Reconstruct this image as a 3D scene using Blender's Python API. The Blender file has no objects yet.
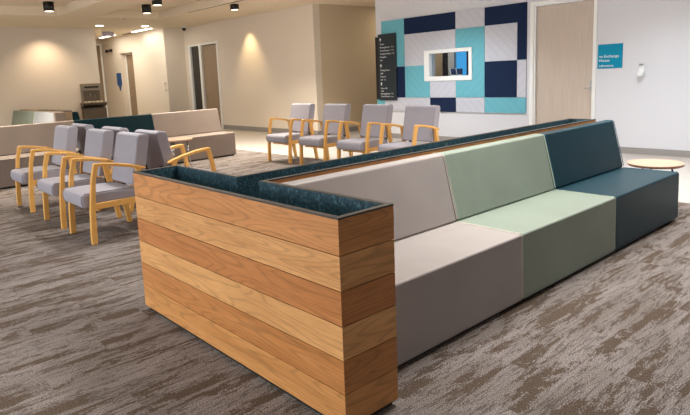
import bpy, bmesh, math, random
from mathutils import Vector, Matrix
R = random.Random(7)
sc = bpy.context.scene
COL = sc.collection
PI = math.pi
Z3 = (0, 0, 0)

# ------------------------------------------------------------------ camera
CAMP = (1.6236, -1.4866, 1.4762)
YAW, PITCH, ROLL, FPX, PPX, PPY = 49.9593, -9.0766, -2.7078, 581.1109, -33.6569, -39.3343
def make_camera():
    a, b, r = map(math.radians, (YAW, PITCH, ROLL))
    F = Vector((-math.sin(a)*math.cos(b), math.cos(a)*math.cos(b), math.sin(b)))
    Rr = Vector((math.cos(a), math.sin(a), 0)); U = Rr.cross(F)
    R2 = Rr*math.cos(r) + U*math.sin(r); U2 = -Rr*math.sin(r) + U*math.cos(r)
    cd = bpy.data.cameras.new('camera'); co = bpy.data.objects.new('camera', cd); COL.objects.link(co)
    m = Matrix((R2, U2, -F)).transposed().to_4x4(); m.translation = Vector(CAMP)
    co.matrix_world = m
    cd.sensor_fit = 'HORIZONTAL'; cd.sensor_width = 36; cd.lens = FPX/690*36
    cd.shift_x = -PPX/690; cd.shift_y = PPY/690; cd.clip_start = .05; cd.clip_end = 200
    sc.camera = co
make_camera()

# ------------------------------------------------------------------ materials
def lin(c):
    return tuple((v/12.92 if v <= .04045 else ((v+.055)/1.055)**2.4) for v in [x/255 for x in c]) + (1,)
class NT:
    def __init__(s, name):
        s.m = bpy.data.materials.new(name); s.m.use_nodes = True
        s.n = s.m.node_tree.nodes; s.l = s.m.node_tree.links
        s.b = s.n['Principled BSDF']
    def add(s, t, **k):
        n = s.n.new(t)
        for a, v in k.items(): setattr(n, a, v)
        return n
    def set(s, n, **k):
        for a, v in k.items(): n.inputs[a.replace('_', ' ')].default_value = v
        return n
    def link(s, a, b): s.l.new(a, b)
    def math(s, op, a, b=None):
        n = s.add('ShaderNodeMath', operation=op)
        for i, v in enumerate((a, b)):
            if v is None: continue
            if isinstance(v, (int, float)): n.inputs[i].default_value = v
            else: s.link(v, n.inputs[i])
        return n.outputs[0]
    def mix(s, f, a, b, mode='MIX'):
        n = s.add('ShaderNodeMix', data_type='RGBA', blend_type=mode)
        for i, v in ((0, f), (6, a), (7, b)):
            if isinstance(v, (int, float, tuple)): n.inputs[i].default_value = v
            else: s.link(v, n.inputs[i])
        return n.outputs[2]
    def ramp(s, f, stops):
        n = s.add('ShaderNodeValToRGB'); e = n.color_ramp.elements
        while len(e) < len(stops): e.new(.5)
        for x, (p, c) in zip(e, stops): x.position = p; x.color = c
        s.link(f, n.inputs[0]); return n.outputs[0]
    def noise(s, vec, scale, detail=4, rough=.5, dist=0):
        n = s.add('ShaderNodeTexNoise'); s.set(n, Scale=scale, Detail=detail, Roughness=rough, Distortion=dist)
        if vec is not None: s.link(vec, n.inputs['Vector'])
        return n.outputs['Fac']
    def mapping(s, src, scale=(1, 1, 1), rot=(0, 0, 0), loc=(0, 0, 0)):
        n = s.add('ShaderNodeMapping'); n.inputs['Scale'].default_value = scale
        n.inputs['Rotation'].default_value = rot; n.inputs['Location'].default_value = loc
        s.link(src, n.inputs['Vector']); return n.outputs[0]
    def coord(s, w='Object'): return s.add('ShaderNodeTexCoord').outputs[w]
    def pos(s): return s.add('ShaderNodeNewGeometry').outputs['Position']
    def bump(s, h, strength=.3, dist=.01):
        n = s.add('ShaderNodeBump'); n.inputs['Strength'].default_value = strength
        n.inputs['Distance'].default_value = dist
        s.link(h, n.inputs['Height']); s.link(n.outputs[0], s.b.inputs['Normal'])

def plain(name, rgb, rough=.6, metal=0, spec=.5, nscale=0, namt=.06, bump=0, coat=0):
    t = NT(name); c = lin(rgb)
    t.b.inputs['Base Color'].default_value = c
    t.b.inputs['Roughness'].default_value = rough; t.b.inputs['Metallic'].default_value = metal
    t.b.inputs['Specular IOR Level'].default_value = spec
    if coat: t.b.inputs['Coat Weight'].default_value = coat
    if nscale:
        f = t.noise(t.pos(), nscale, 5)
        lo = tuple(v*(1-namt) for v in c[:3]) + (1,); hi = tuple(min(1, v*(1+namt)) for v in c[:3]) + (1,)
        t.link(t.ramp(f, [(.3, lo), (.7, hi)]), t.b.inputs['Base Color'])
        if bump: t.bump(f, bump, .004)
    return t.m
def emit(name, rgb, s, base=.8):
    t = NT(name); t.b.inputs['Base Color'].default_value = (base, base, base, 1)
    t.b.inputs['Emission Color'].default_value = lin(rgb); t.b.inputs['Emission Strength'].default_value = s
    return t.m
def vinyl(name, rgb, rough=.42, spec=.35):
    t = NT(name); c = lin(rgb)
    t.b.inputs['Base Color'].default_value = c; t.b.inputs['Roughness'].default_value = rough
    t.b.inputs['Specular IOR Level'].default_value = spec
    p = t.pos(); f = t.noise(p, 420, 2, .6); g = t.noise(p, 3, 2)
    t.link(t.ramp(g, [(.35, tuple(v*.96 for v in c[:3])+(1,)), (.65, tuple(min(1, v*1.04) for v in c[:3])+(1,))]), t.b.inputs['Base Color'])
    t.bump(f, .12, .002); return t.m
def fabric(name, rgb, tint=.10, scale=500):
    t = NT(name); c = lin(rgb); p = t.pos()
    f = t.noise(p, scale, 2, .7); w = t.noise(p, 6, 2)
    a = t.ramp(f, [(.3, tuple(v*(1-tint) for v in c[:3])+(1,)), (.7, tuple(min(1, v*(1+tint)) for v in c[:3])+(1,))])
    t.link(t.mix(.25, a, t.ramp(w, [(.3, tuple(v*.9 for v in c[:3])+(1,)), (.7, c)])), t.b.inputs['Base Color'])
    t.b.inputs['Roughness'].default_value = .8; t.b.inputs['Specular IOR Level'].default_value = .25
    t.b.inputs['Sheen Weight'].default_value = .15
    t.bump(f, .25, .002); return t.m

def cladding_mat():
    t = NT('oak_cladding')
    uv = t.coord('UV')
    at = t.add('ShaderNodeAttribute', attribute_name='board').outputs['Color']
    m1 = t.mapping(uv, (.62, 5.2, 1))
    base = t.noise(m1, 1.3, 1.5, .4, .1)
    ring = t.math('FRACT', t.math('MULTIPLY', base, 17))
    ringc = t.ramp(ring, [(0, (.55, .55, .55, 1)), (.18, (1, 1, 1, 1)), (.75, (.97, .97, .97, 1)), (1, (.55, .55, .55, 1))])
    m2 = t.mapping(uv, (7, 240, 1)); fine = t.noise(m2, 1, 3, .6)
    finec = t.ramp(fine, [(.3, (.76, .75, .74, 1)), (.65, (1.06, 1.06, 1.06, 1))])
    m3 = t.mapping(uv, (1.3, 11, 1)); streak = t.noise(m3, 1.4, 3, .5)
    streakc = t.ramp(streak, [(.3, (.87, .80, .72, 1)), (.7, (1.08, 1.08, 1.08, 1))])
    col = t.mix(1, at, streakc, 'MULTIPLY'); col = t.mix(.55, col, ringc, 'MULTIPLY')
    col = t.mix(1, col, finec, 'MULTIPLY')
    t.link(col, t.b.inputs['Base Color']); t.b.inputs['Roughness'].default_value = .42
    t.b.inputs['Specular IOR Level'].default_value = .4
    t.bump(fine, .08, .002); return t.m

def carpet_mat():
    t = NT('carpet_planks'); p = t.pos()
    sep = t.add('ShaderNodeSeparateXYZ'); t.link(p, sep.inputs[0])
    X, Y = sep.outputs[0], sep.outputs[1]
    # carpet planks .25 m x 1 m, pattern shifts from plank to plank
    col = t.math('FLOOR', t.math('MULTIPLY', X, 4.0))
    off = t.math('MULTIPLY', col, .37)
    row = t.math('FLOOR', t.math('ADD', Y, off))
    cb = t.add('ShaderNodeCombineXYZ'); t.link(col, cb.inputs[0]); t.link(row, cb.inputs[1])
    wn = t.add('ShaderNodeTexWhiteNoise', noise_dimensions='3D'); t.link(cb.outputs[0], wn.inputs['Vector'])
    sh = t.add('ShaderNodeVectorMath', operation='MULTIPLY_ADD')
    t.link(wn.outputs['Color'], sh.inputs[0]); sh.inputs[1].default_value = (.5, .8, 0); t.link(p, sh.inputs[2])
    v = t.mapping(sh.outputs[0], (8.5, 1.35, 1))
    big = t.noise(v, 1.25, 4, .6, .2)
    mid = t.noise(t.mapping(sh.outputs[0], (42, 11, 1)), 1, 4, .65)
    crunch = t.noise(t.mapping(p, (120, 75, 1)), 1, 2, .6)
    s = t.math('ADD', big, t.math('MULTIPLY', t.math('SUBTRACT', mid, .5), .42))
    s = t.math('ADD', s, t.math('MULTIPLY', t.math('SUBTRACT', crunch, .5), .30))
    mask = t.ramp(s, [(.443, (0, 0, 0, 1)), (.456, (1, 1, 1, 1))])
    ln = t.noise(t.mapping(sh.outputs[0], (15, 1.6, 1), loc=(7, 3, 0)), 1.3, 4, .6, .2)
    ln = t.math('ADD', ln, t.math('MULTIPLY', t.math('SUBTRACT', crunch, .5), .10))
    line = t.ramp(t.math('ABSOLUTE', t.math('SUBTRACT', ln, .5)), [(.010, (.55, .52, .5, 1)), (.03, (1, 1, 1, 1))])
    speck = t.ramp(t.noise(t.mapping(p, (170, 170, 1)), 1, 2, .8), [(.38, (0, 0, 0, 1)), (.62, (1, 1, 1, 1))])
    dark = t.mix(speck, lin((58, 49, 42)), lin((114, 99, 87)))
    light = t.mix(speck, lin((80, 73, 69)), lin((172, 163, 159)))
    tone = t.ramp(t.noise(t.mapping(sh.outputs[0], (5, 1.0, 1), loc=(2, 9, 0)), 1.2, 3, .5), [(.38, (.80, .78, .76, 1)), (.6, (1.03, 1.03, 1.04, 1))])
    c = t.mix(mask, dark, t.mix(1, t.mix(1, light, line, 'MULTIPLY'), tone, 'MULTIPLY'))
    grain = t.noise(t.mapping(p, (230, 110, 1)), 1, 2, .6); speck0 = grain
    c = t.mix(.6, c, t.ramp(grain, [(.36, (.5, .48, .46, 1)), (.48, (1, 1, 1, 1))]), 'MULTIPLY')
    t.link(c, t.b.inputs['Base Color']); t.b.inputs['Roughness'].default_value = .95
    t.b.inputs['Specular IOR Level'].default_value = .1
    t.bump(t.math('ADD', speck0, t.math('MULTIPLY', mask, .7)), .5, .006)
    return t.m

def liner_mat():
    t = NT('teal_hammered_liner'); p = t.pos()
    f = t.noise(p, 60, 3, .6)
    v = t.add('ShaderNodeTexVoronoi'); v.inputs['Scale'].default_value = 75; t.link(p, v.inputs['Vector'])
    t.link(t.ramp(f, [(.35, lin((34, 60, 70))), (.55, lin((50, 80, 92))), (.72, lin((96, 134, 146)))]), t.b.inputs['Base Color'])
    t.b.inputs['Roughness'].default_value = .38; t.b.inputs['Metallic'].default_value = .1
    t.bump(t.math('ADD', f, v.outputs['Distance']), .35, .004); return t.m

def birch_mat(name='birch_wood', rgb=(226, 170, 92)):
    t = NT(name); c = lin(rgb)
    g = t.noise(t.mapping(t.coord(), (30, 30, 6)), 2, 4, .55)
    t.link(t.ramp(g, [(.3, tuple(v*.86 for v in c[:3])+(1,)), (.7, tuple(min(1, v*1.06) for v in c[:3])+(1,))]), t.b.inputs['Base Color'])
    t.b.inputs['Roughness'].default_value = .4; return t.m
def doorwood(name, rgb):
    t = NT(name); c = lin(rgb)
    g = t.noise(t.mapping(t.pos(), (28, 28, .9)), 2, 5, .6)
    t.link(t.ramp(g, [(.3, tuple(v*.88 for v in c[:3])+(1,)), (.7, tuple(min(1, v*1.06) for v in c[:3])+(1,))]), t.b.inputs['Base Color'])
    t.b.inputs['Roughness'].default_value = .5; return t.m
def panel_mat(name, rgb, sgn=1):
    t = NT(name); c = lin(rgb); p = t.pos()
    sep = t.add('ShaderNodeSeparateXYZ'); t.link(p, sep.inputs[0])
    d = t.math('ADD', sep.outputs[0], t.math('MULTIPLY', sep.outputs[2], sgn))
    fr = t.math('ABSOLUTE', t.math('SUBTRACT', t.math('FRACT', t.math('MULTIPLY', d, 5.5)), .5))
    h = t.ramp(fr, [(0, (0, 0, 0, 1)), (.055, (1, 1, 1, 1))])
    nz = t.noise(p, 260, 2, .6)
    base = t.mix(nz, tuple(v*.9 for v in c[:3])+(1,), tuple(min(1, v*1.08) for v in c[:3])+(1,))
    t.link(t.mix(h, tuple(v*.78 for v in c[:3])+(1,), base), t.b.inputs['Base Color'])
    t.b.inputs['Roughness'].default_value = .9; t.b.inputs['Specular IOR Level'].default_value = .15
    t.bump(h, .4, .004); return t.m
def wallpaint(name, rgb):
    return plain(name, rgb, .75, spec=.25, nscale=40, namt=.015, bump=.02)

M = dict(
    wall=wallpaint('warm_white_paint', (226, 214, 198)), wallcool=wallpaint('white_paint', (212, 212, 217)),
    tan=wallpaint('tan_paint', (206, 188, 160)), ceil=wallpaint('ceiling_paint', (228, 214, 190)),
    trimw=plain('white_gloss_trim', (235, 235, 232), .4), skirt=plain('grey_vinyl_skirting', (146, 141, 138), .5),
    vinylfloor=plain('speckled_vinyl_floor', (176, 169, 162), .38, nscale=180, namt=.05),
    carpet=carpet_mat(), clad=cladding_mat(), liner=liner_mat(),
    rim=plain('dark_bronze_metal', (74, 68, 62), .5, .4), core=plain('dark_core', (32, 22, 16), .8),
    black=plain('black_metal', (14, 13, 13), .45), plinth=plain('black_plinth', (12, 12, 12), .7),
    soil=plain('dark_planter_base', (24, 32, 34), .9, nscale=60, namt=.3),
    vgrey=vinyl('stone_grey_vinyl', (157, 149, 146)), vgreen=vinyl('sage_green_vinyl', (130, 141, 129)),
    vteal=vinyl('deep_teal_vinyl', (0, 46, 58), .42, .22), vtan=vinyl('taupe_vinyl', (126, 113, 104)),
    vdteal=vinyl('dark_teal_vinyl', (0, 33, 40), .5, .15), vltgrey=vinyl('light_grey_vinyl', (156, 158, 162)),
    pgrey=vinyl('grey_piping', (214, 206, 200)), pgreen=vinyl('green_piping', (176, 186, 168)), pteal=vinyl('teal_piping', (30, 90, 110)),
    ptan=vinyl('taupe_piping', (176, 156, 142)), pdteal=vinyl('dark_teal_piping', (10, 58, 64)),
    fab=fabric('lilac_grey_fabric', (152, 148, 156)), fabseam=fabric('dark_seam', (104, 99, 106)),
    birch=birch_mat(), topwood=birch_mat('pale_oak_laminate', (188, 150, 126)),
    steel=plain('brushed_steel', (170, 170, 168), .3, 1), darksteel=plain('brushed_dark_steel', (110, 98, 84), .35, .7),
    steel2=plain('warm_brushed_steel', (150, 138, 120), .35, .5),
    chrome=plain('chrome', (200, 200, 200), .15, 1), doork=doorwood('pale_oak_door', (196, 180, 166)),
    doorb=doorwood('brown_oak_door', (150, 128, 104)),
    glassd=plain('dark_glass', (34, 32, 28), .12, spec=.8),
    navy=panel_mat('navy_acoustic_panel', (26, 40, 68)), navy2=panel_mat('navy_acoustic_panel_b', (26, 40, 68), -1),
    ptl=panel_mat('turquoise_acoustic_panel', (108, 176, 190)), ptl2=panel_mat('turquoise_acoustic_panel_b', (108, 176, 190), -1),
    pgr=panel_mat('grey_acoustic_panel', (194, 195, 204)), pgr2=panel_mat('grey_acoustic_panel_b', (194, 195, 204), -1),
    signdark=plain('slate_sign', (24, 38, 46), .5), signblue=plain('bright_teal_sign', (0, 136, 170), .6, spec=.2),
    hallblue=plain('blue_sign', (20, 80, 140), .5), white=plain('white_plastic', (232, 234, 234), .4),
    lettering=plain('white_lettering', (240, 240, 240), .6),
    lamp=emit('lamp_lens', (255, 240, 214), 3.0), fillp=emit('fill_panel_diffuser', (255, 250, 242), 4.0),
    strip=emit('strip_diffuser', (255, 250, 240), 9.0), skyw=emit('bright_sky_outside', (64, 172, 240), 1.0, 0),
    peb=plain('pale_pebbles', (225, 210, 180), .4),
    dark=plain('dark_interior', (44, 48, 54), .7), beige=plain('beige_curtain', (150, 130, 100), .8),
    perf=plain('perforated_grey', (150, 148, 142), .7), loung=plain('navy_seatbacks', (26, 48, 86), .6),
    exitp=plain('lilac_grey_plate', (170, 166, 184), .5),
    ext=plain('outside_ground', (120, 120, 115), .9),
)

# ------------------------------------------------------------------ builders
class MB:
    def __init__(s): s.v = []; s.f = []; s.fc = []; s.uv = {}
    def add(s, vs, fs):
        o = len(s.v); s.v += [tuple(v) for v in vs]; s.f += [tuple(i+o for i in f) for f in fs]; return s
    def box(s, x0, x1, y0, y1, z0, z1):
        if x0 > x1: x0, x1 = x1, x0
        if y0 > y1: y0, y1 = y1, y0
        if z0 > z1: z0, z1 = z1, z0
        return s.add([(x0,y0,z0),(x1,y0,z0),(x1,y1,z0),(x0,y1,z0),(x0,y0,z1),(x1,y0,z1),(x1,y1,z1),(x0,y1,z1)],
                     [(0,3,2,1),(4,5,6,7),(0,1,5,4),(1,2,6,5),(2,3,7,6),(3,0,4,7)])
    def prism(s, pts, axis, a, b):
        """2D outline extruded along an axis: axis 0 -> pts are (y,z); 1 -> (x,z); 2 -> (x,y)"""
        def P(p, t):
            return {0: (t, p[0], p[1]), 1: (p[0], t, p[1]), 2: (p[0], p[1], t)}[axis]
        n = len(pts); vs = [P(p, a) for p in pts] + [P(p, b) for p in pts]
        fs = [tuple(range(n)), tuple(range(2*n-1, n-1, -1))] + [(i, i+n, (i+1) % n + n, (i+1) % n) for i in range(n)]
        return s.add(vs, fs)
    def lathe(s, c, prof, n=32):
        cx, cy = c; vs = []; fs = []
        for r, z in prof:
            for k in range(n):
                a = 2*PI*k/n; vs.append((cx+r*math.cos(a), cy+r*math.sin(a), z))
        for j in range(len(prof)-1):
            for k in range(n):
                k2 = (k+1) % n; fs.append((j*n+k, j*n+k2, (j+1)*n+k2, (j+1)*n+k))
        fs.append(tuple(range(n-1, -1, -1))); m = (len(prof)-1)*n; fs.append(tuple(m+k for k in range(n)))
        return s.add(vs, fs)
    def tube(s, pts, r, n=8, closed=False):
        pts = [Vector(p) for p in pts]; rings = []; N = len(pts)
        for i, p in enumerate(pts):
            if closed: d = pts[(i+1) % N]-pts[i-1]
            else: d = pts[min(i+1, N-1)]-pts[max(i-1, 0)]
            d.normalize(); up = Vector((0, 0, 1)) if abs(d.z) < .9 else Vector((1, 0, 0))
            a = d.cross(up).normalized(); b = d.cross(a)
            rings.append([p+a*r*math.cos(2*PI*k/n)+b*r*math.sin(2*PI*k/n) for k in range(n)])
        vs = [v for rg in rings for v in rg]; fs = []
        for i in range(N if closed else N-1):
            j = (i+1) % N
            for k in range(n):
                k2 = (k+1) % n; fs.append((i*n+k, j*n+k, j*n+k2, i*n+k2))
        if not closed: fs += [tuple(range(n)), tuple((N-1)*n+k for k in range(n-1, -1, -1))]
        return s.add(vs, fs)
    def build(s, name, mat, parent=None, bevel=0, seg=2, smooth=False, off=None):
        me = bpy.data.meshes.new(name)
        vs = s.v if off is None else [(x-off[0], y-off[1], z-off[2]) for x, y, z in s.v]
        me.from_pydata(vs, [], s.f); me.update()
        bm = bmesh.new(); bm.from_mesh(me); bmesh.ops.recalc_face_normals(bm, faces=bm.faces); bm.to_mesh(me); bm.free()
        o = bpy.data.objects.new(name, me); COL.objects.link(o); me.materials.append(mat)
        if bevel:
            m = o.modifiers.new('bevel', 'BEVEL'); m.width = bevel; m.segments = seg; m.limit_method = 'ANGLE'; m.angle_limit = math.radians(35)
            for p in me.polygons: p.use_smooth = True
            w = o.modifiers.new('wn', 'WEIGHTED_NORMAL'); w.keep_sharp = True
        elif smooth:
            for p in me.polygons: p.use_smooth = len(p.vertices) == 4
        if parent is not None: o.parent = parent
        return o
def tag(o, label=None, cat=None, group=None, kind=None):
    for k, v in (('label', label), ('category', cat), ('group', group), ('kind', kind)):
        if v: o[k] = v
    return o
def thing(name, label, cat, loc=Z3, rz=0, group=None):
    o = bpy.data.objects.new(name, None); COL.objects.link(o); o.location = loc; o.rotation_euler = (0, 0, rz)
    o.empty_display_size = .1
    return tag(o, label, cat, group)
def struct(name, mb, mat, label=None, parent=None, bevel=0):
    o = mb.build(name, mat, parent, bevel)
    if parent is None: tag(o, label, kind='structure')
    return o
def copy_tree(o, parent=None):
    c = o.copy(); COL.objects.link(c)
    if parent is not None: c.parent = parent
    for ch in list(o.children): copy_tree(ch, c)
    return c
def text(body, size, parent, loc, mat, name='lettering', ext=.0008):
    """upright text on a wall that faces -y"""
    cu = bpy.data.curves.new('t', 'FONT'); cu.body = body; cu.size = size; cu.extrude = ext; cu.resolution_u = 2
    t = bpy.data.objects.new('t', cu); COL.objects.link(t)
    me = bpy.data.meshes.new_from_object(t.evaluated_get(bpy.context.evaluated_depsgraph_get()))
    bpy.data.objects.remove(t); me.transform(Matrix.Rotation(PI/2, 4, 'X')); me.materials.clear(); me.materials.append(mat)
    o = bpy.data.objects.new(name, me); COL.objects.link(o); o.parent = parent; o.location = loc; return o

# ------------------------------------------------------------------ room shell
ZL, ZH = 3.15, 3.345      # lower ceiling and coffers
YL, YT, YH = 7.8, 8.35, 7.1
XR, YB = 5.0, -6.5
struct('floor', MB().box(-24, XR, 5.2, 13.2, -.1, 0), M['vinylfloor'], 'beige speckled vinyl floor beyond the carpet')
struct('floor', MB().box(-24, XR, YB, 5.2, -.1, 0), M['carpet'], 'two-tone grey and brown plank carpet')
# left wall with the hall mouth
struct('wall_left', MB().box(-16.2, -16, YB, 5.16, 0, ZL).box(-24, -16.2, 4.96, 5.16, 0, ZL), M['wall'], 'left wall, warm white')
# hall wall facing the camera, with a door niche
hw = MB()

hw.box(-17.89, -15.45, YH, YL+.0, 0, ZL)
hw.box(-21, -18.94, YH, YH+.3, 0, ZL); hw.box(-18.94, -17.89, YH, YH+.3, 2.56, ZL); hw.box(-18.94, -17.89, YH+.28, YH+.4, 0, 2.56)
struct('wall_hall', hw, M['wall'], 'hall wall with recessed door')
struct('wall_hall_end', MB().box(-20.8, -20.6, 5.16, YH, 0, ZL), M['wall'], 'end wall of the hall')
wl = MB()
wl.box(-15.45, -15.25, YL, YL+.2, 0, ZL).box(-13.48, -9.1, YL, YL+.2, 0, ZL).box(-15.25, -13.48, YL, YL+.2, 2.6, ZL)
struct('wall_back_left', wl, M['wall'], 'long back wall with glazed door')
struct('wall_corridor', MB().box(-9.3, -9.1, YL+.2, 13, 0, ZL), M['tan'], 'tan corridor side wall')
struct('wall_corridor_end', MB().box(-9.3, -7.4, 13, 13.2, 0, ZL), M['tan'], 'corridor end wall')
wt = MB()   # tiled wall with hatch opening and door opening
HX0, HX1, HZ0, HZ1 = -6.20, -5.09, 1.26, 1.87
DX0, DX1, DZ = -3.80, -2.74, 2.51
wt.box(-7.6, HX0, YT, YT+.15, 0, ZL).box(HX0, HX1, YT, YT+.15, 0, HZ0).box(HX0, HX1, YT, YT+.15, HZ1, ZL)
wt.box(HX1, DX0, YT, YT+.15, 0, ZL).box(DX0, DX1, YT, YT+.15, DZ, ZL).box(DX1, XR, YT, YT+.15, 0, ZL)
wt.box(-7.6, -7.45, YT+.15, 13, 0, ZL)
struct('wall_back', wt, M['wallcool'], 'white back wall with acoustic panels, hatch and door')
# right and front walls with windows (outside the frame, windows placed to bring in daylight)
wr = MB()
wr.box(XR, XR+.2, YB, 1.2, 0, ZH).box(XR, XR+.2, 1.2, 7.6, 0, .4).box(XR, XR+.2, 1.2, 7.6, 2.8, ZH).box(XR, XR+.2, 7.6, YT+.15, 0, ZH)
struct('wall_right', wr, M['wallcool'], 'right wall with window')
wf = MB()
wf.box(-24, -9, YB-.2, YB, 0, ZH).box(-9, 3, YB-.2, YB, 0, .5).box(-9, 3, YB-.2, YB, 2.8, ZH).box(3, XR+.2, YB-.2, YB, 0, ZH)
struct('wall_front', wf, M['wallcool'], 'front wall with window behind the camera')
struct('wall_far_left', MB().box(-24.2, -24, YB, 13.2, 0, ZL), M['wall'], 'outer left wall')
def wframe(n, mb): struct(n, mb, M['black'], 'dark frame of an unseen window')
m = MB()
for y in (1.2, 2.8, 4.4, 6.0, 7.54): m.box(XR+.05, XR+.12, y, y+.06, .4, 2.8)
m.box(XR+.05, XR+.12, 1.2, 7.6, .4, .46).box(XR+.05, XR+.12, 1.2, 7.6, 2.74, 2.8); wframe('window_1', m)
m = MB()
for x in (-9, -7, -5, -3, -1, 1, 2.94): m.box(x, x+.06, YB-.12, YB-.05, .5, 2.8)
m.box(-9, 3, YB-.12, YB-.05, .5, .56).box(-9, 3, YB-.12, YB-.05, 2.74, 2.8); wframe('window_2', m)
# ceiling: low perimeter, two coffers
cb = MB()
cb.box(-24, XR+.2, YB-.2, 13.2, ZH, ZH+.1)
cb.box(-24, -13.05, YB-.2, 13.2, ZL, ZH)
cb.box(-13.05, XR+.2, 3.2, 4.1, ZL, ZH)
cb.box(-13.05, XR+.2, 5.8, 13.2, ZL, ZH)
struct('ceiling', cb, M['ceil'], 'ceiling with recessed coffers')
struct('trim_1', MB().box(-11.6, 0, 5.86, 5.90, ZL-.004, ZL), M['black'], 'linear air slot in the ceiling')
# skirtings
struct('baseboard_back_left', MB().box(-13.42, -9.1, YL-.012, YL, 0, .13), M['skirt'], 'grey vinyl skirting')
struct('baseboard_back', MB().box(-2.66, XR, YT-.012, YT, 0, .10).box(-7.6, -3.88, YT-.012, YT, 0, .10), M['skirt'], 'grey skirting under white wall')
struct('baseboard_corridor', MB().box(-9.1, -9.088, YL, 13, 0, .12), M['skirt'], 'grey skirting in corridor')
struct('baseboard_left', MB().box(-16, -15.988, YB, 5.16, 0, .12), M['skirt'], 'grey skirting on left wall')

# door in the back wall
d = MB().box(DX0+.035, DX1-.035, YT+.04, YT+.085, .01, DZ-.035)
door = struct('door_1', d, M['doork'], 'pale oak door in white frame')
fr = MB()
fr.box(DX0-.07, DX0, YT-.015, YT+.0, 0, DZ+.05).box(DX1, DX1+.035, YT-.015, YT, 0, DZ+.05).box(DX0, DX1, YT-.015, YT, DZ, DZ+.05)
fr.box(DX0, DX0+.03, YT, YT+.14, 0, DZ).box(DX1-.03, DX1, YT, YT+.14, 0, DZ).box(DX0+.03, DX1-.03, YT, YT+.14, DZ-.03, DZ)
fr.build('door_frame', M['trimw'], door, .004)
hn = MB().box(-2.815, -2.785, YT+.028, YT+.04, 1.0, 1.17).tube([(-2.80, YT+.03, 1.05), (-2.80, YT-.02, 1.05), (-2.815, YT-.03, 1.05), (-2.885, YT-.03, 1.05)], .009)
tag(hn.build('door_handle', M['steel'], door), 'steel lever handle')
# glazed door in the long wall
d = MB().box(-14.44, -13.56, YL+.05, YL+.09, .01, 2.52)
door = struct('door_2', d, M['doorb'], 'brown oak door with dark glass sidelight')
fr = MB()
fr.box(-15.25, -15.10, YL-.012, YL+.14, 0, 2.6).box(-13.54, -13.46, YL-.012, YL+.14, 0, 2.6).box(-15.10, -13.54, YL-.012, YL+.14, 2.54, 2.6).box(-14.57, -14.45, YL-.012, YL+.14, 0, 2.54)
fr.build('door_frame', M['trimw'], door, .004)
MB().box(-15.10, -14.57, YL+.05, YL+.06, .1, 2.54).build('sidelight', M['glassd'], door)
MB().box(-15.08, -14.93, YL+.065, YL+.08, .1, 2.5).build('sidelight_blind', M['beige'], door)
MB().tube([(-14.38, YL+.05, 1.05), (-14.38, YL+.0, 1.05), (-14.27, YL-.01, 1.05)], .01).build('door_handle', M['steel'], door)
MB().box(-15.25, -13.48, YL+.4, YL+.42, 0, 2.6).build('backing', M['dark'], door)
# hall doors
d = MB().box(-18.86, -17.97, YH+.19, YH+.24, .01, 2.5)
door = struct('door_3', d, M['doorb'], 'brown door set back in the hall wall')
MB().box(-18.94, -18.86, YH+.17, YH+.28, 0, 2.56).box(-17.97, -17.89, YH+.17, YH+.28, 0, 2.56).box(-18.86, -17.97, YH+.17, YH+.28, 2.5, 2.56).build('door_frame', M['trimw'], door)
MB().tube([(-18.75, YH+.19, 1.05), (-18.75, YH+.14, 1.05), (-18.63, YH+.14, 1.05)], .012).build('door_handle', M['steel'], door)
d = MB().box(-20.6, -20.55, 6.1, 7.0, .01, 2.95)
door = struct('door_4', d, M['doorb'], 'tall brown door at the end of the hall')
MB().box(-20.6, -20.53, 7.0, 7.07, 0, 3.02).box(-20.6, -20.53, 6.03, 6.1, 0, 3.02).box(-20.6, -20.53, 6.1, 7.0, 2.95, 3.02).build('door_frame', M['trimw'], door)
MB().tube([(-20.53, 6.85, .9), (-20.48, 6.85, .9), (-20.48, 6.85, 1.9), (-20.53, 6.85, 1.9)], .02).build('door_handle', M['chrome'], door)

# ------------------------------------------------------------------ acoustic panels (each panel a thing)
PX = [-7.42, -6.76, -5.445, -4.785, -4.11, -3.93]; PZ = [2.58, 2.24, 1.575, .90, .605]
def panel(label, mat, *boxes):
    mb = MB()
    for x0, x1, z0, z1 in boxes: mb.box(x0+.003, x1-.003, YT-.023, YT-.001, z0+.003, z1-.003)
    o = mb.build('acoustic_panel', M[mat]); tag(o, label, 'acoustic panel', 'acoustic panels on the back wall')
g = .003
panel('tall turquoise acoustic panel at top left corner, behind dark directory sign', 'ptl2', (PX[0], PX[1], PZ[2], PZ[0]))
panel('long navy acoustic panel along the top, above the hatch', 'navy2', (PX[1], PX[2], PZ[1], PZ[0]))
panel('grey acoustic panel in the top row between two navy panels', 'pgr', (PX[2], PX[3], PZ[1], PZ[0]))
mb = MB().prism([(PX[3]+g, PZ[0]-g), (PX[5]-g, PZ[0]-g), (PX[5]-g, PZ[2]+g), (PX[4]+g, PZ[2]+g), (PX[4]+g, PZ[1]+g), (PX[3]+g, PZ[1]+g)], 1, YT-.023, YT-.001)
tag(mb.build('acoustic_panel', M['navy']), 'L-shaped navy acoustic panel at top right corner beside oak door', 'acoustic panel', 'acoustic panels on the back wall')
mb = MB().prism([(PX[1]+g, PZ[1]-g), (PX[2]-g, PZ[1]-g), (PX[2]-g, HZ1+.005), (HX0-.035, HZ1+.005), (HX0-.035, PZ[2]+g), (PX[1]+g, PZ[2]+g)], 1, YT-.023, YT-.001)
tag(mb.build('acoustic_panel', M['pgr']), 'wide grey acoustic panel above and left of the hatch', 'acoustic panel', 'acoustic panels on the back wall')
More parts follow.
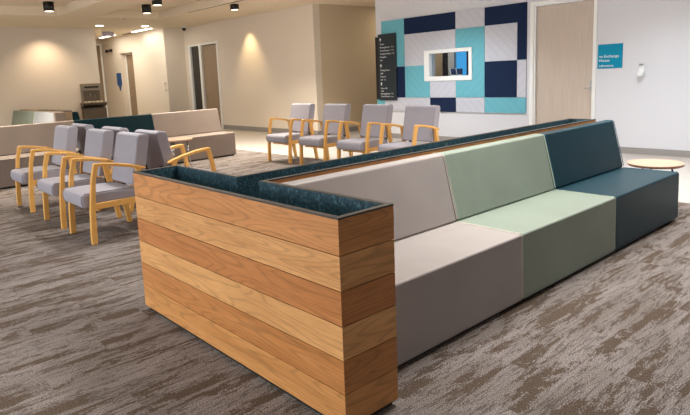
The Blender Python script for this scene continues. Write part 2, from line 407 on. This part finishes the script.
mb = MB().prism([(PX[2]+g, PZ[1]-g), (PX[3]-g, PZ[1]-g), (PX[3]-g, PZ[3]+g), (PX[2]+g, PZ[3]+g), (PX[2]+g, HZ0-.025), (HX1+.03, HZ0-.025), (HX1+.03, HZ1+.005), (PX[2]+g, HZ1+.005)], 1, YT-.023, YT-.001)
tag(mb.build('acoustic_panel', M['ptl2']), 'tall turquoise acoustic panel wrapping the right side of the hatch', 'acoustic panel', 'acoustic panels on the back wall')
panel('large square grey acoustic panel right of hatch, above the navy square', 'pgr', (PX[3], PX[4], PZ[2], PZ[1]))
panel('narrow navy acoustic panel lower left beside dark directory sign', 'navy', (-7.42, PX[1], PZ[3], PZ[2]))
mb = MB().prism([(PX[1]+g, PZ[2]-g), (HX0-.035, PZ[2]-g), (HX0-.035, HZ0-.025), (-6.09-g, HZ0-.025), (-6.09-g, PZ[3]+g), (PX[1]+g, PZ[3]+g)], 1, YT-.023, YT-.001)
tag(mb.build('acoustic_panel', M['ptl']), 'turquoise acoustic panel below and left of the hatch', 'acoustic panel', 'acoustic panels on the back wall')
panel('small grey acoustic panel directly under the hatch', 'pgr2', (-6.09, PX[2], PZ[3], HZ0-.025))
panel('large square navy acoustic panel right of the hatch', 'navy2', (PX[3], PX[4], PZ[3], PZ[2]))
panel('narrow grey acoustic panel at right edge beside oak door frame', 'pgr2', (PX[4], PX[5], PZ[3], PZ[2]))
panel('small turquoise acoustic panel in bottom row at far left', 'ptl', (-7.6, -7.36, PZ[4], PZ[3]))
panel('wide grey acoustic panel in bottom row, behind the chair backs', 'pgr', (-7.36, -6.09, PZ[4], PZ[3]))
panel('small navy acoustic panel in the bottom row', 'navy', (-6.09, PX[2], PZ[4], PZ[3]))
panel('small grey acoustic panel in bottom row, between navy and turquoise', 'pgr', (PX[2], PX[3], PZ[4], PZ[3]))
panel('wide turquoise acoustic panel in bottom row at right end', 'ptl', (PX[3], PX[5], PZ[4], PZ[3]))

# hatch in the back wall, looking through to the room behind
m = MB()
m.box(HX0-.03, HX0+.10, YT-.035, YT+.15, HZ0-.02, HZ1).box(HX1-.05, HX1+.025, YT-.035, YT+.15, HZ0-.02, HZ1)
m.box(HX0+.10, HX1-.05, YT-.035, YT+.15, HZ1-.07, HZ1).box(HX0+.10, HX1-.05, YT-.035, YT+.15, HZ0-.02, HZ0+.07)
win = struct('window_3', m, M['trimw'], 'white framed hatch window with view to blue sky', bevel=.004)
gl = NT('hatch_glass'); gl.b.inputs['Transmission Weight'].default_value = 1; gl.b.inputs['Roughness'].default_value = 0; gl.b.inputs['IOR'].default_value = 1.1
MB().box(HX0+.10, HX1-.05, YT+.07, YT+.076, HZ0+.07, HZ1-.07).build('pane', gl.m, win)
# the room behind the hatch: curtain, dark door edge, perforated screen, bright outside window
YR = 9.5
struct('wall_hatch_room', MB().box(-7.45, -6.333, YR, YR+.1, 0, ZL).box(-6.333, -3.0, YR, YR+.1, 0, 1.27).box(-6.333, -3, YR, YR+.1, 2.5, ZL).box(-3.0, -2.9, YT+.15, YR+.1, 0, ZL), M['perf'], 'grey wall of the room behind the hatch')
w4 = struct('window_4', MB().box(-5.99, -5.93, YR-.02, YR+.08, 1.27, 2.5), M['black'], 'window with dark mullion seen through the hatch')
MB().box(-6.333, -3.0, YR+.09, YR+.1, 1.27, 2.5).build('sky_pane', M['skyw'], w4)
MB().box(-6.333, -3.0, YR-.06, YR+.09, 1.25, 1.30).build('sill', M['trimw'], w4)
for i, x in enumerate((-6.24, -6.08)):
    t = thing('seat_back', ['navy seat back seen through the hatch, left of two', 'navy seat back seen through the hatch, beside the dark mullion'][i], 'seat', (x, YR-.15, 0), 0, 'seats behind the hatch')
    MB().box(-.07, .07, -.02, .02, 1.34, 1.47).build('backrest', M['loung'], t, .01)
    MB().tube([(-.075, -.03, 1.48), (-.03, -.03, 1.30)], .008).build('frame', M['white'], t)
    MB().box(-.06, .06, -.02, .02, .0, 1.34).build('pedestal', M['white'], t)
cur = [(-6.76+.0085*k, YR-.10+.02*math.sin(k*1.3)) for k in range(21)]
c_ = MB().prism(cur+[(x, y+.012) for x, y in reversed(cur)], 2, .0, 2.6).build('curtain', M['beige']); tag(c_, 'beige curtain hanging in the room behind the hatch', 'curtain')
tag(MB().box(-6.59, -6.495, YR-.06, YR-.002, 0, 2.7).build('door_post', M['black']), 'black post in the room behind the hatch', 'post')

# directory sign
t = thing('directory_sign', 'tall slate-coloured directory sign with white lists, left of acoustic panels', 'sign', (-7.235, YT-.024, 1.575))
MB().box(-.262, .262, -.035, -.018, -.735, .725).build('board', M['signdark'], t, .002)
MB().box(-.35, -.262, -.028, .0, -.71, .67).build('side_plate', M['core'], t)
MB().box(-.2, .2, -.018, 0, -.6, .6).build('backing', M['core'], t)
lines = [(.60, '^', 1), (.51, 'Toilets', 0), (.44, 'Meeting Room 1  > 3', 0), (.37, 'Consult Room 1  > 4', 0), (.30, 'Treatment Room  > 8', 0), (.23, 'Reception', 0), (.16, 'Exit', 0),
         (.03, '<', 1), (-.06, 'Waiting Room', 0), (-.13, 'Staff', 0), (-.20, 'Records', 0), (-.27, 'Exit  > 1', 0),
         (-.37, 'v', 1), (-.46, 'Room 102', 0), (-.52, 'Café', 0), (-.58, 'Meeting Room  > 4', 0), (-.64, 'Consult Room  > 6', 0)]
for z, s, arrow in lines:
    if arrow:
        a = MB().prism([(-.215, z), (-.185, z+.045), (-.155, z), (-.178, z), (-.178, z-.035), (-.192, z-.035), (-.192, z)], 1, -.038, -.035)
        a.build('arrow', M['lettering'], t)
    else: text(s, .046, t, (-.205, -.0362, z-.02), M['lettering'])
# teal sign by the door
t = thing('wall_sign', 'square bright teal room sign with white lettering beside oak door', 'sign', (-2.488, YT, 1.555))
MB().box(-.192, .192, -.012, 0, -.192, .192).build('plate', M['signblue'], t, .002)
text('to Exchange', .062, t, (-.165, -.0135, -.02), M['lettering']); text('House', .062, t, (-.165, -.0135, -.085), M['lettering']); text('Laboratory', .05, t, (-.165, -.0135, -.165), M['lettering'])
# wall device
t = thing('wall_dispenser', 'small white wall-mounted dispenser to the right of teal sign', 'dispenser', (-2.005, YT, 1.30))
MB().box(-.04, .04, -.02, 0, -.02, .12).build('back_plate', M['white'], t, .006)
MB().lathe((0, -.055), [(.035, -.085), (.05, -.07), (.052, -.02), (.04, 0)], 20).build('cup', M['white'], t, smooth=True)
MB().lathe((0, -.03), [(.028, .095), (.03, .11), (.02, .118)], 20).build('nozzle', M['steel'], t, smooth=True)

# hall details
t = thing('hall_sign', 'small dark blue projecting sign on the hall wall beside recessed door', 'sign', (-19.2, YH, 1.66))
MB().box(-.18, .18, -.03, 0, -.22, .22).build('plate', M['hallblue'], t); MB().prism([(-.08, -.22), (.12, -.22), (.02, -.42)], 1, -.03, 0).build('pointer', M['hallblue'], t)
t = thing('door_closer', 'black bracket high on the hall wall near end door', 'bracket', (-19.85, YH, 2.71))
MB().box(-.22, .22, -.06, -.02, -.025, .025).build('arm', M['black'], t); MB().box(-.26, -.2, -.07, 0, -.05, .05).build('mount', M['black'], t); MB().box(.16, .24, -.07, 0, -.05, .05).build('mount', M['black'], t)
t = thing('wall_hook', 'small steel hook and plate on hall wall near outer corner', 'hook', (-15.6, YH, 1.42))
MB().tube([(0, 0, .02), (0, -.04, .02), (.03, -.05, -.03), (.06, -.05, .0)], .012).build('hook', M['steel'], t); MB().box(-.01, .05, -.02, 0, -.22, -.17).build('plate', M['steel'], t); MB().box(-.03, .03, -.01, 0, 0, .05).build('rose', M['steel'], t)
t = thing('exit_sign', 'lilac-grey blank face of a sign box hanging from the hall ceiling', 'sign', (-16.77, 5.68, 3.06), PI/2)
MB().box(-.03, .0, -.02, .02, -.08, .08).build('end_cap', M['white'], t); MB().box(.0, .37, -.02, .02, -.07, .07).build('face', M['exitp'], t)
MB().box(.1, .28, -.01, .01, .07, .09).build('hanger', M['white'], t)
def strip(x0, x1, y, label):
    t = thing('strip_light', label, 'light', ((x0+x1)/2, y, ZL), 0, 'strip lights in the hall ceiling'); h = (x1-x0)/2
    MB().box(-h-.03, h+.03, -.085, .085, -.012, 0).build('housing', M['white'], t)
    MB().box(-h, h, -.06, .06, -.02, -.012).build('diffuser', M['strip'], t)
strip(-19.3, -18.1, 6.6, 'long strip light in hall ceiling beside the hanging sign')
strip(-16.9, -15.6, 6.75, 'long strip light in hall ceiling nearest the wall corner')
def pot(x, y, label):
    t = thing('downlight', label, 'light', (x, y, ZL), 0, 'recessed downlights in the hall ceiling')
    MB().lathe((0, 0), [(.12, -.008), (.13, 0)], 24).build('ring', M['white'], t); MB().lathe((0, 0), [(.10, -.014), (.105, -.008)], 24).build('lens', M['strip'], t)
pot(-15.12, 4.98, 'small round downlight above end of the left wall'); pot(-15.02, 6.31, 'small round downlight above the nearer hall strip light')
t = thing('air_grille', 'dark slot grille in hall ceiling between the two strip lights', 'vent', (-17.6, 6.85, ZL))
MB().box(-.35, .35, -.05, .05, -.02, 0).build('frame', M['beige'], t); MB().box(-.31, .31, -.03, .03, -.024, -.02).build('slots', M['dark'], t)
t = thing('security_camera', 'small black dome camera at the corner where wall meets ceiling', 'camera', (-14.95, 7.55, ZL))
MB().lathe((0, 0), [(.05, -.04), (.07, 0)], 20).build('mount', M['white'], t); MB().lathe((0, 0), [(.02, -.13), (.055, -.11), (.065, -.07), (.05, -.04)], 20).build('dome', M['black'], t, smooth=True)
# sprinkler
t = thing('sprinkler', 'tiny sprinkler head in the low ceiling', 'sprinkler', (-13.2, 4.9, ZL))
MB().lathe((0, 0), [(.012, -.05), (.03, -.045), (.012, -.04), (.012, -.01), (.03, 0)], 12).build('head', M['steel'], t)

# black cylinder downlights
def can(x, y, zt, label, r=.1, h=.2):
    t = thing('cylinder_downlight', label, 'light', (x, y, zt), 0, 'black cylinder ceiling lights')
    MB().lathe((0, 0), [(r-.015, -h+.012), (r-.012, -h), (r, -h), (r, 0)], 32).build('body', M['black'], t, smooth=True)
    MB().lathe((0, 0), [(r-.02, -h-.004), (r-.014, -h+.011)], 32).build('lens', M['lamp'], t)
can(-12.2, 2.76, ZH, 'black cylinder light hanging over the far left, left of three', .112, .2)
can(-11.95, 4.95, ZH, 'lower black cylinder light of the pair near the coffer corner', .11, .2)
can(-10.5, 4.52, ZH, 'upper black cylinder light of the pair, cut by the top edge', .11, .2)
can(-9.85, 6.1, ZL, 'short black cylinder light above the warm patch on back wall', .1, .12)

# fountain on the left wall
t = thing('drinking_fountain', 'dark steel bottle-filling drinking fountain on the left wall near hall', 'fountain', (-16, 4.85, 0))
MB().box(0.002, .06, -.30, .30, .62, 1.54).build('back_panel', M['steel2'], t, .01)
MB().box(.06, .066, -.245, .245, 1.03, 1.34).build('alcove', M['darksteel'], t)
MB().box(.06, .085, -.26, .26, 1.37, 1.50).build('surround', M['steel2'], t, .006)
MB().box(.085, .09, -.20, .22, 1.41, 1.46).build('display', M['black'], t)
tag(MB().box(.06, .08, -.24, .24, 1.345, 1.36).build('light_strip', M['steel'], t), 'bright steel strip')
MB().tube([(.065, -.06, 1.28), (.12, -.06, 1.26), (.12, -.06, 1.16)], .018).build('spout', M['chrome'], t); MB().tube([(.065, .08, 1.24), (.11, .08, 1.22), (.11, .08, 1.12)], .014).build('spout', M['chrome'], t)
MB().prism([(0.002, .82), (.22, .86), (.30, .94), (.30, .98), (0.002, .98)], 1, -.34, .36).build('basin', M['darksteel'], t, .01)
for k in range(7):
    a = -.24+.08*k; tag(MB().lathe((.16+.05*math.sin(k*2.1), a), [(.01, .98), (.04, .985), (.04, 1.005), (.015, 1.02)], 10).build('bowl_insert', M['peb'], t, smooth=True), 'bright glinting piece in the basin')
MB().box(0.002, .24, -.32, .34, .50, .82).build('apron', M['darksteel'], t, .01)

# ------------------------------------------------------------------ planter
PL, PD, PTOP, PG = 1.9165, .3218, .915, .03
SX0, SX1, SE = -1.183, -.915, 4.31
def loop(w):
    return [(-PL+w, w), (-w, w), (-w, PD-w), (SX1-w, PD-w), (SX1-w, SE-w), (SX0+w, SE-w), (SX0+w, PD-w), (-PL+w, PD-w)]
pt = thing('planter_box', 'long T-shaped oak-clad planter with teal liner in front of the sofas', 'planter')
BC = [(206, 143, 86), (217, 161, 103), (194, 129, 74), (222, 167, 108), (198, 135, 78), (210, 150, 90)]
def cladding():
    bm = bmesh.new(); uvl = bm.loops.layers.uv.new('UVMap'); cl = bm.loops.layers.float_color.new('board')
    O, I = loop(0), loop(.018); h = (PTOP-PG)/6; n = 8
    for k in range(6):
        z1 = PTOP-h*k - (.002 if k else 0); z0 = PTOP-h*(k+1)+(.002 if k < 5 else 0); c = lin(BC[k])
        for i in range(n):
            j = (i+1) % n
            o0, o1, i0, i1 = O[i], O[j], I[i], I[j]
            ax = 0 if abs(o1[0]-o0[0]) > abs(o1[1]-o0[1]) else 1
            ru = R.uniform(0, 50); rv = R.uniform(0, 9)
            jit = R.uniform(.93, 1.03) if i else 1
            quads = [[(o0, z0), (o1, z0), (o1, z1), (o0, z1)], [(o0, z1), (o1, z1), (i1, z1), (i0, z1)],
                     [(o0, z0), (i0, z0), (i1, z0), (o1, z0)], [(i0, z0), (i0, z1), (i1, z1), (i1, z0)]]
            for q in quads:
                f = bm.faces.new([bm.verts.new((p[0], p[1], z)) for p, z in q])
                for l in f.loops:
                    co = l.vert.co; l[uvl].uv = (co[ax]+ru, co.z+rv+k*3.7); l[cl] = (c[0]*jit, c[1]*jit, c[2]*jit, 1)
    bmesh.ops.remove_doubles(bm, verts=bm.verts, dist=1e-6)
    me = bpy.data.meshes.new('timber_cladding'); bm.to_mesh(me); bm.free(); me.materials.append(M['clad'])
    o = bpy.data.objects.new('timber_cladding', me); COL.objects.link(o); o.parent = pt
cladding()
def ring(name, a, b, z0, z1, mat, bottom=False):
    A, B = loop(a), loop(b); n = 8; vs = []; fs = []
    for lp, z in ((A, z0), (A, z1), (B, z1), (B, z0)): vs += [(x, y, z) for x, y in lp]
    for i in range(n):
        j = (i+1) % n
        for r in range(4):
            s = (r+1) % 4; fs.append((r*n+i, r*n+j, s*n+j, s*n+i))
    mb = MB(); mb.add(vs, fs); return mb.build(name, mat, pt)
ring('core', .008, .02, .02, PTOP-.002, M['core'])
ring('rim', -.001, .026, PTOP, PTOP+.008, M['rim'])
ring('liner', .0265, .030, .5, PTOP+.004, M['liner'])
MB().prism(loop(.030), 2, .52, .56).build('liner_base', M['soil'], pt)
ring('plinth', .02, .05, 0, .03, M['plinth'])
for y in (1.82, 2.24, .9):
    MB().box(SX0+.026, SX0+.032, y-.012, y+.012, .60, PTOP-.012).build('liner_bracket', M['steel'], pt)
MB().box(SX0+.026, SX1-.026, SE-.10, SE-.094, .6, PTOP-.02).build('divider', M['steel'], pt)

# ------------------------------------------------------------------ sofa modules
def sofa(name, label, w, mv, mp, group=None, left=True, right=True):
    """module runs along +y from 0 to w, seat faces +x, back plane at x=0"""
    t = thing(name, label, 'sofa', Z3, 0, group); e = .0025
    seat = MB().prism([(.0, .024), (.694, .024), (.685, .45), (0, .45)], 1, e, w-e).build('seat', mv, t, .014, 3)
    MB().prism([(0, .452), (.205, .452), (.096, .905), (.0, .905)], 1, e, w-e).build('backrest', mv, t, .016, 3)
    MB().box(.03, .66, .03, w-.03, 0, .024).build('plinth', M['plinth'], t)
    r = .0035
    for y in (e+.004, w-e-.004):
        MB().tube([(.690, y, .04), (.683, y, .438), (.672, y, .450), (.20, y, .451)], r, 6).build('piping', mp, seat)
        MB().tube([(.206, y, .47), (.101, y, .893), (.088, y, .905), (.012, y, .905)], r, 6).build('piping', mp, t)
    return t
SB = -.885
main = [('light stone-grey sofa module next to the oak planter end', .345, 1.7191, 'vgrey', 'pgrey'),
        ('sage green sofa module between the light grey and teal modules', 1.7191, 3.0674, 'vgreen', 'pgreen'),
        ('deep teal vinyl sofa module at far right end beside round table', 3.0674, 4.4113, 'vteal', 'pteal')]
for lb, y0, y1, mv, mp in main:
    s = sofa('sofa_module', lb, y1-y0, M[mv], M[mp], 'modular sofa in front of the planter'); s.location = (SB, y0, 0)
bench = [('taupe bench sofa module at the left edge behind the armchairs', .45, 1.83, 'vtan', 'ptan'),
         ('dark teal bench sofa module behind the armchairs', 1.83, 3.25, 'vdteal', 'pdteal'),
         ('taupe bench sofa module with open end nearest the glazed door', 3.25, 4.66, 'vtan', 'ptan')]
for lb, y0, y1, mv, mp in bench:
    s = sofa('sofa_module', lb, y1-y0, M[mv], M[mp], 'bench sofas along the left side'); s.location = (-8.635, y0, 0)
# bench further back, facing the camera side (-y); built along its own y so rotate by -90
for lb, x0, x1, mv, mp in [('pale sage sofa module in the far left corner, only backrest visible', -15.78, -13.74, 'vgreen', 'pgreen'),
                           ('light grey sofa module beside the far pale sage one', -13.74, -11.96, 'vltgrey', 'pgrey')]:
    s = sofa('sofa_module', lb, x1-x0, M[mv], M[mp], 'far sofas by the left wall'); s.location = (x0, 2.72, 0); s.rotation_euler = (0, 0, -PI/2)
    # rotated: local +y -> +x, local +x -> -y
s = sofa('sofa_module', 'dark teal sofa module end on, beyond the light grey backrest', 1.6, M['vdteal'], M['pdteal'], 'far sofas by the left wall')
s.location = (-11.93, 2.95, 0); s.rotation_euler = (0, 0, PI/2)
t = thing('planter_box', 'low brown planter between the far back-to-back sofas', 'planter', (0, 0, 0))
MB().box(-15.6, -11.95, 2.74, 2.93, 0, .925).build('cladding', M['doorb'], t, .004); MB().box(-13.9, -11.95, 2.74, 2.93, .925, .94).build('rim', M['rim'], t)
MB().box(-11.955, -11.82, 2.52, 2.735, 0, .92).build('end_block', M['vtan'], t, .004)

# ------------------------------------------------------------------ armchairs
def armchair():
    t = thing('armchair', 'x', 'armchair')
    sw = .32; th = .042
    for s in (-1, 1):
        a, b = (s*sw, s*(sw-th))
        MB().prism([(-.362, 0), (-.360, .12), (-.345, .35), (-.312, .60), (-.275, .752), (-.235, .715), (-.270, .60), (-.297, .35), (-.306, .12), (-.310, 0)], 0, a, b).build('leg', M['birch'], t, .004)
        MB().prism([(.125, .675), (.168, .42), (.208, .2), (.245, 0), (.293, 0), (.262, .2), (.225, .42), (.18, .668)], 0, a, b).build('leg', M['birch'], t, .004)
        MB().prism([(-.278, .750), (-.262, .760), (-.20, .759), (-.08, .744), (.06, .716), (.20, .677), (.235, .655), (.20, .646), (.06, .684), (-.08, .713), (-.20, .726), (-.25, .722)], 0, a+s*.003, b-s*.003).build('armrest', M['birch'], t, .006)
        MB().box(s*(sw-.004), s*(sw-th+.004), -.31, .24, .328, .384).build('side_rail', M['birch'], t, .003)
    MB().box(-.278, .278, -.26, -.235, .30, .345).build('cross_rail', M['birch'], t); MB().box(-.278, .278, .17, .20, .33, .385).build('cross_rail', M['birch'], t)
    seat = MB().prism([(-.392, .345), (-.408, .40), (-.403, .455), (-.375, .480), (-.1, .478), (.13, .468), (.165, .45), (.165, .35), (.0, .343)], 0, -.272, .272).build('seat', M['fab'], t, .02, 3)
    for s in (-1, 1):
        MB().tube([(s*.262, .15, .470), (s*.262, -.1, .479), (s*.262, -.37, .480), (s*.262, -.401, .455), (s*.262, -.406, .40), (s*.262, -.392, .352)], .003, 6).build('piping', M['fabseam'], seat)
    bk = MB().prism([(.10, .50), (.195, .955), (.215, .978), (.275, .985), (.31, .965), (.312, .935), (.22, .50), (.205, .485), (.115, .485)], 0, -.27, .27).build('backrest', M['fab'], t, .022, 3)
    for s in (-1, 1):
        MB().tube([(s*.261, .105, .51), (s*.261, .196, .95), (s*.261, .217, .977), (s*.261, .275, .983), (s*.261, .307, .965)], .003, 6).build('piping', M['fabseam'], bk)
        MB().prism([(.15, .36), (.19, .36), (.27, .62), (.24, .62)], 0, s*.18, s*.21).build('back_bracket', M['black'], t)
    return t
A0 = armchair()
def put(x, y, rz, label, group, first=[True]):
    o = A0 if first[0] else copy_tree(A0); first[0] = False
    o.location = (x, y, 0); o.rotation_euler = (0, 0, rz); o['label'] = label; o['group'] = group
G1 = 'front row of armchairs at left'; G2 = 'armchairs backing onto the front row'; G3 = 'armchairs in a row before the back wall'
put(-4.075, .68, 0, 'lilac-grey armchair nearest the oak planter in the front left row', G1)
put(-4.955, .68, 0, 'lilac-grey armchair in the middle of the front left row', G1)
put(-6.11, .68, 0, 'lilac-grey armchair at the left end of the front left row', G1)
put(-4.16, 1.425, PI, 'armchair facing away, arms showing just above the planter rim', G2)
put(-5.12, 1.425, PI, 'armchair facing away behind the middle chair of the left row', G2)
put(-6.22, 1.425, PI, 'armchair facing away behind the left end chair', G2)
put(-6.45, 4.92, 0, 'leftmost armchair of the far row, whole frame in view', G3)
put(-5.55, 4.92, 0, 'second armchair from the left in the far row', G3)
put(-4.59, 4.88, 0, 'third armchair from the left in the far row, below the directory sign', G3)
put(-3.66, 4.81, 0, 'rightmost armchair of the far row, seat partly hidden by planter', G3)

# ------------------------------------------------------------------ round tables
def rtable(x, y, z, r, label, rot, legmat):
    t = thing('round_table', label, 'table', (x, y, 0), rot)
    MB().lathe((0, 0), [(r-.012, z-.028), (r-.002, z-.02), (r, z-.004), (r-.004, z)], 56).build('table_top', M['topwood'], t)
    for k in range(3):
        a = 2*PI*k/3; c, s = math.cos(a), math.sin(a)
        MB().tube([(c*(r-.10), s*(r-.10), z-.028), (c*(r-.06), s*(r-.06), .006)], .009, 10).build('leg', legmat, t, smooth=True)
    MB().lathe((0, 0), [(r-.10, z-.036), (r-.09, z-.028)], 32).build('mounting_plate', M['black'], t)
rtable(-.50, 4.70, .475, .245, 'round pale oak side table beyond the teal sofa module', .6, M['black'])
rtable(-7.55, 3.22, .495, .26, 'small round pale oak side table in front of taupe bench at left', 1.2, M['chrome'])

# ------------------------------------------------------------------ unseen ceiling panels added to light the room
def area(name, loc, sx, sy, power, color, rot=(0, 0, 0), spread=180):
    l = bpy.data.lights.new(name, 'AREA'); l.shape = 'RECTANGLE'; l.size = sx; l.size_y = sy; l.energy = power; l.color = color
    l.spread = math.radians(spread)
    o = bpy.data.objects.new(name, l); COL.objects.link(o); o.location = loc; o.rotation_euler = rot; return o
def spot(name, loc, target, power, color, ang, blend=.6, size=.03):
    l = bpy.data.lights.new(name, 'SPOT'); l.energy = power; l.color = color; l.spot_size = math.radians(ang); l.spot_blend = blend; l.shadow_soft_size = size
    o = bpy.data.objects.new(name, l); COL.objects.link(o); o.location = loc
    o.rotation_euler = (Vector(target)-Vector(loc)).to_track_quat('-Z', 'Y').to_euler(); return o
def fill_panel(x, y, z, sx, sy, power, color):
    t = thing('ceiling_fill_panel', 'rectangular unseen light panel added above the room', 'light', (x, y, z), 0, 'added ceiling panels out of frame')
    MB().box(-sx/2-.03, sx/2+.03, -sy/2-.03, sy/2+.03, -.02, 0).build('frame', M['white'], t)
    MB().box(-sx/2, sx/2, -sy/2, sy/2, -.024, -.02).build('diffuser', M['fillp'], t)
    area('fill_panel_light', (x, y, z-.03), sx, sy, power, color, spread=120)
WARM = (1, .83, .62); NEU = (1, .97, .93); COOL = (.86, .93, 1)
for x, y, p in ((-3.5, -3.0, 45), (-.2, -3.0, 45), (-.6, 1.9, 70), (.0, 4.9, 55), (-4.2, 2.0, 75), (-1.8, 4.9, 60)): fill_panel(x, y, ZH, 1.2, .6, p, NEU)
for x, y, p in ((-8.8, .8, 120), (-7.6, 5.0, 100), (-12.0, 1.2, 170), (-8.9, 4.7, 110), (-12.6, -1.5, 120)): fill_panel(x, y, ZH, 1.2, .3, p, (1, .9, .76))
fill_panel(-1.2, 6.6, ZL, 1.2, .6, 46, (.86, .93, 1)); fill_panel(-5.2, 6.7, ZL, 1.2, .3, 60, COOL)
# area lamps stand in for daylight at the unseen windows
area('daylight_stand_in', (XR+.02, 4.4, 1.6), 6.2, 2.3, 8, (.80, .90, 1), (0, PI/2, 0))
area('daylight_stand_in', (-6, YB-.02, 1.65), 11.8, 2.2, 600, (.88, .94, 1), (PI/2, 0, 0))
# spots that wash the walls
spot('wall_washer', (-11.76, 7.45, 3.12), (-11.76, 7.68, 0), 120, (1, .74, .40), 74, .8)
spot('wall_washer', (-15.35, 3.65, 3.12), (-15.9, 3.65, 0), 110, (1, .78, .54), 115, 1)
spot('wall_washer', (-15.2, .8, 3.12), (-15.9, .8, 0), 60, (1, .78, .52), 110, 1)
for x, y in ((-12.2, 2.76), (-11.95, 4.95), (-10.5, 4.52)):
    spot('can_light', (x, y, ZH-.22), (x, y, 0), 25, (1, .8, .55), 80, .7)
spot('can_light', (-9.85, 6.1, ZL-.14), (-9.85, 6.1, 0), 25, (1, .8, .55), 80, .7)
area('hall_downlight_fill', (-15.02, 6.2, ZL-.04), .2, .2, 26, (1, .92, .78)); area('hall_downlight_fill', (-17.6, 6.1, ZL-.04), .3, .3, 34, (1, .92, .78))  # one lamp at a downlight, one fill lamp added mid-hall without fixture
# hall strip lights
area('strip_light_lamp', (-18.7, 6.6, ZL-.03), 1.2, .12, 6, (1, .93, .8)); area('strip_light_lamp', (-16.25, 6.75, ZL-.03), 1.2, .12, 6, (1, .93, .8))
area('corridor_lamp', (-8.35, 10.5, ZL-.02), .6, .6, 12, (1, .85, .62)); area('hatch_room_fill', (-6.3, 8.95, ZL-.02), .6, .4, 45, NEU)  # hatch room lamp is unseen, added to brighten the view through
w = bpy.data.worlds.new('world'); sc.world = w; w.use_nodes = True
w.node_tree.nodes['Background'].inputs[0].default_value = (.75, .87, 1, 1); w.node_tree.nodes['Background'].inputs[1].default_value = .35

sc.view_settings.view_transform = 'Standard'; sc.view_settings.look = 'None'
sc.view_settings.gamma = 1; sc.view_settings.use_curve_mapping = False
sc.cycles.use_denoising = True
sc.cycles.max_bounces = 8; sc.cycles.diffuse_bounces = 4
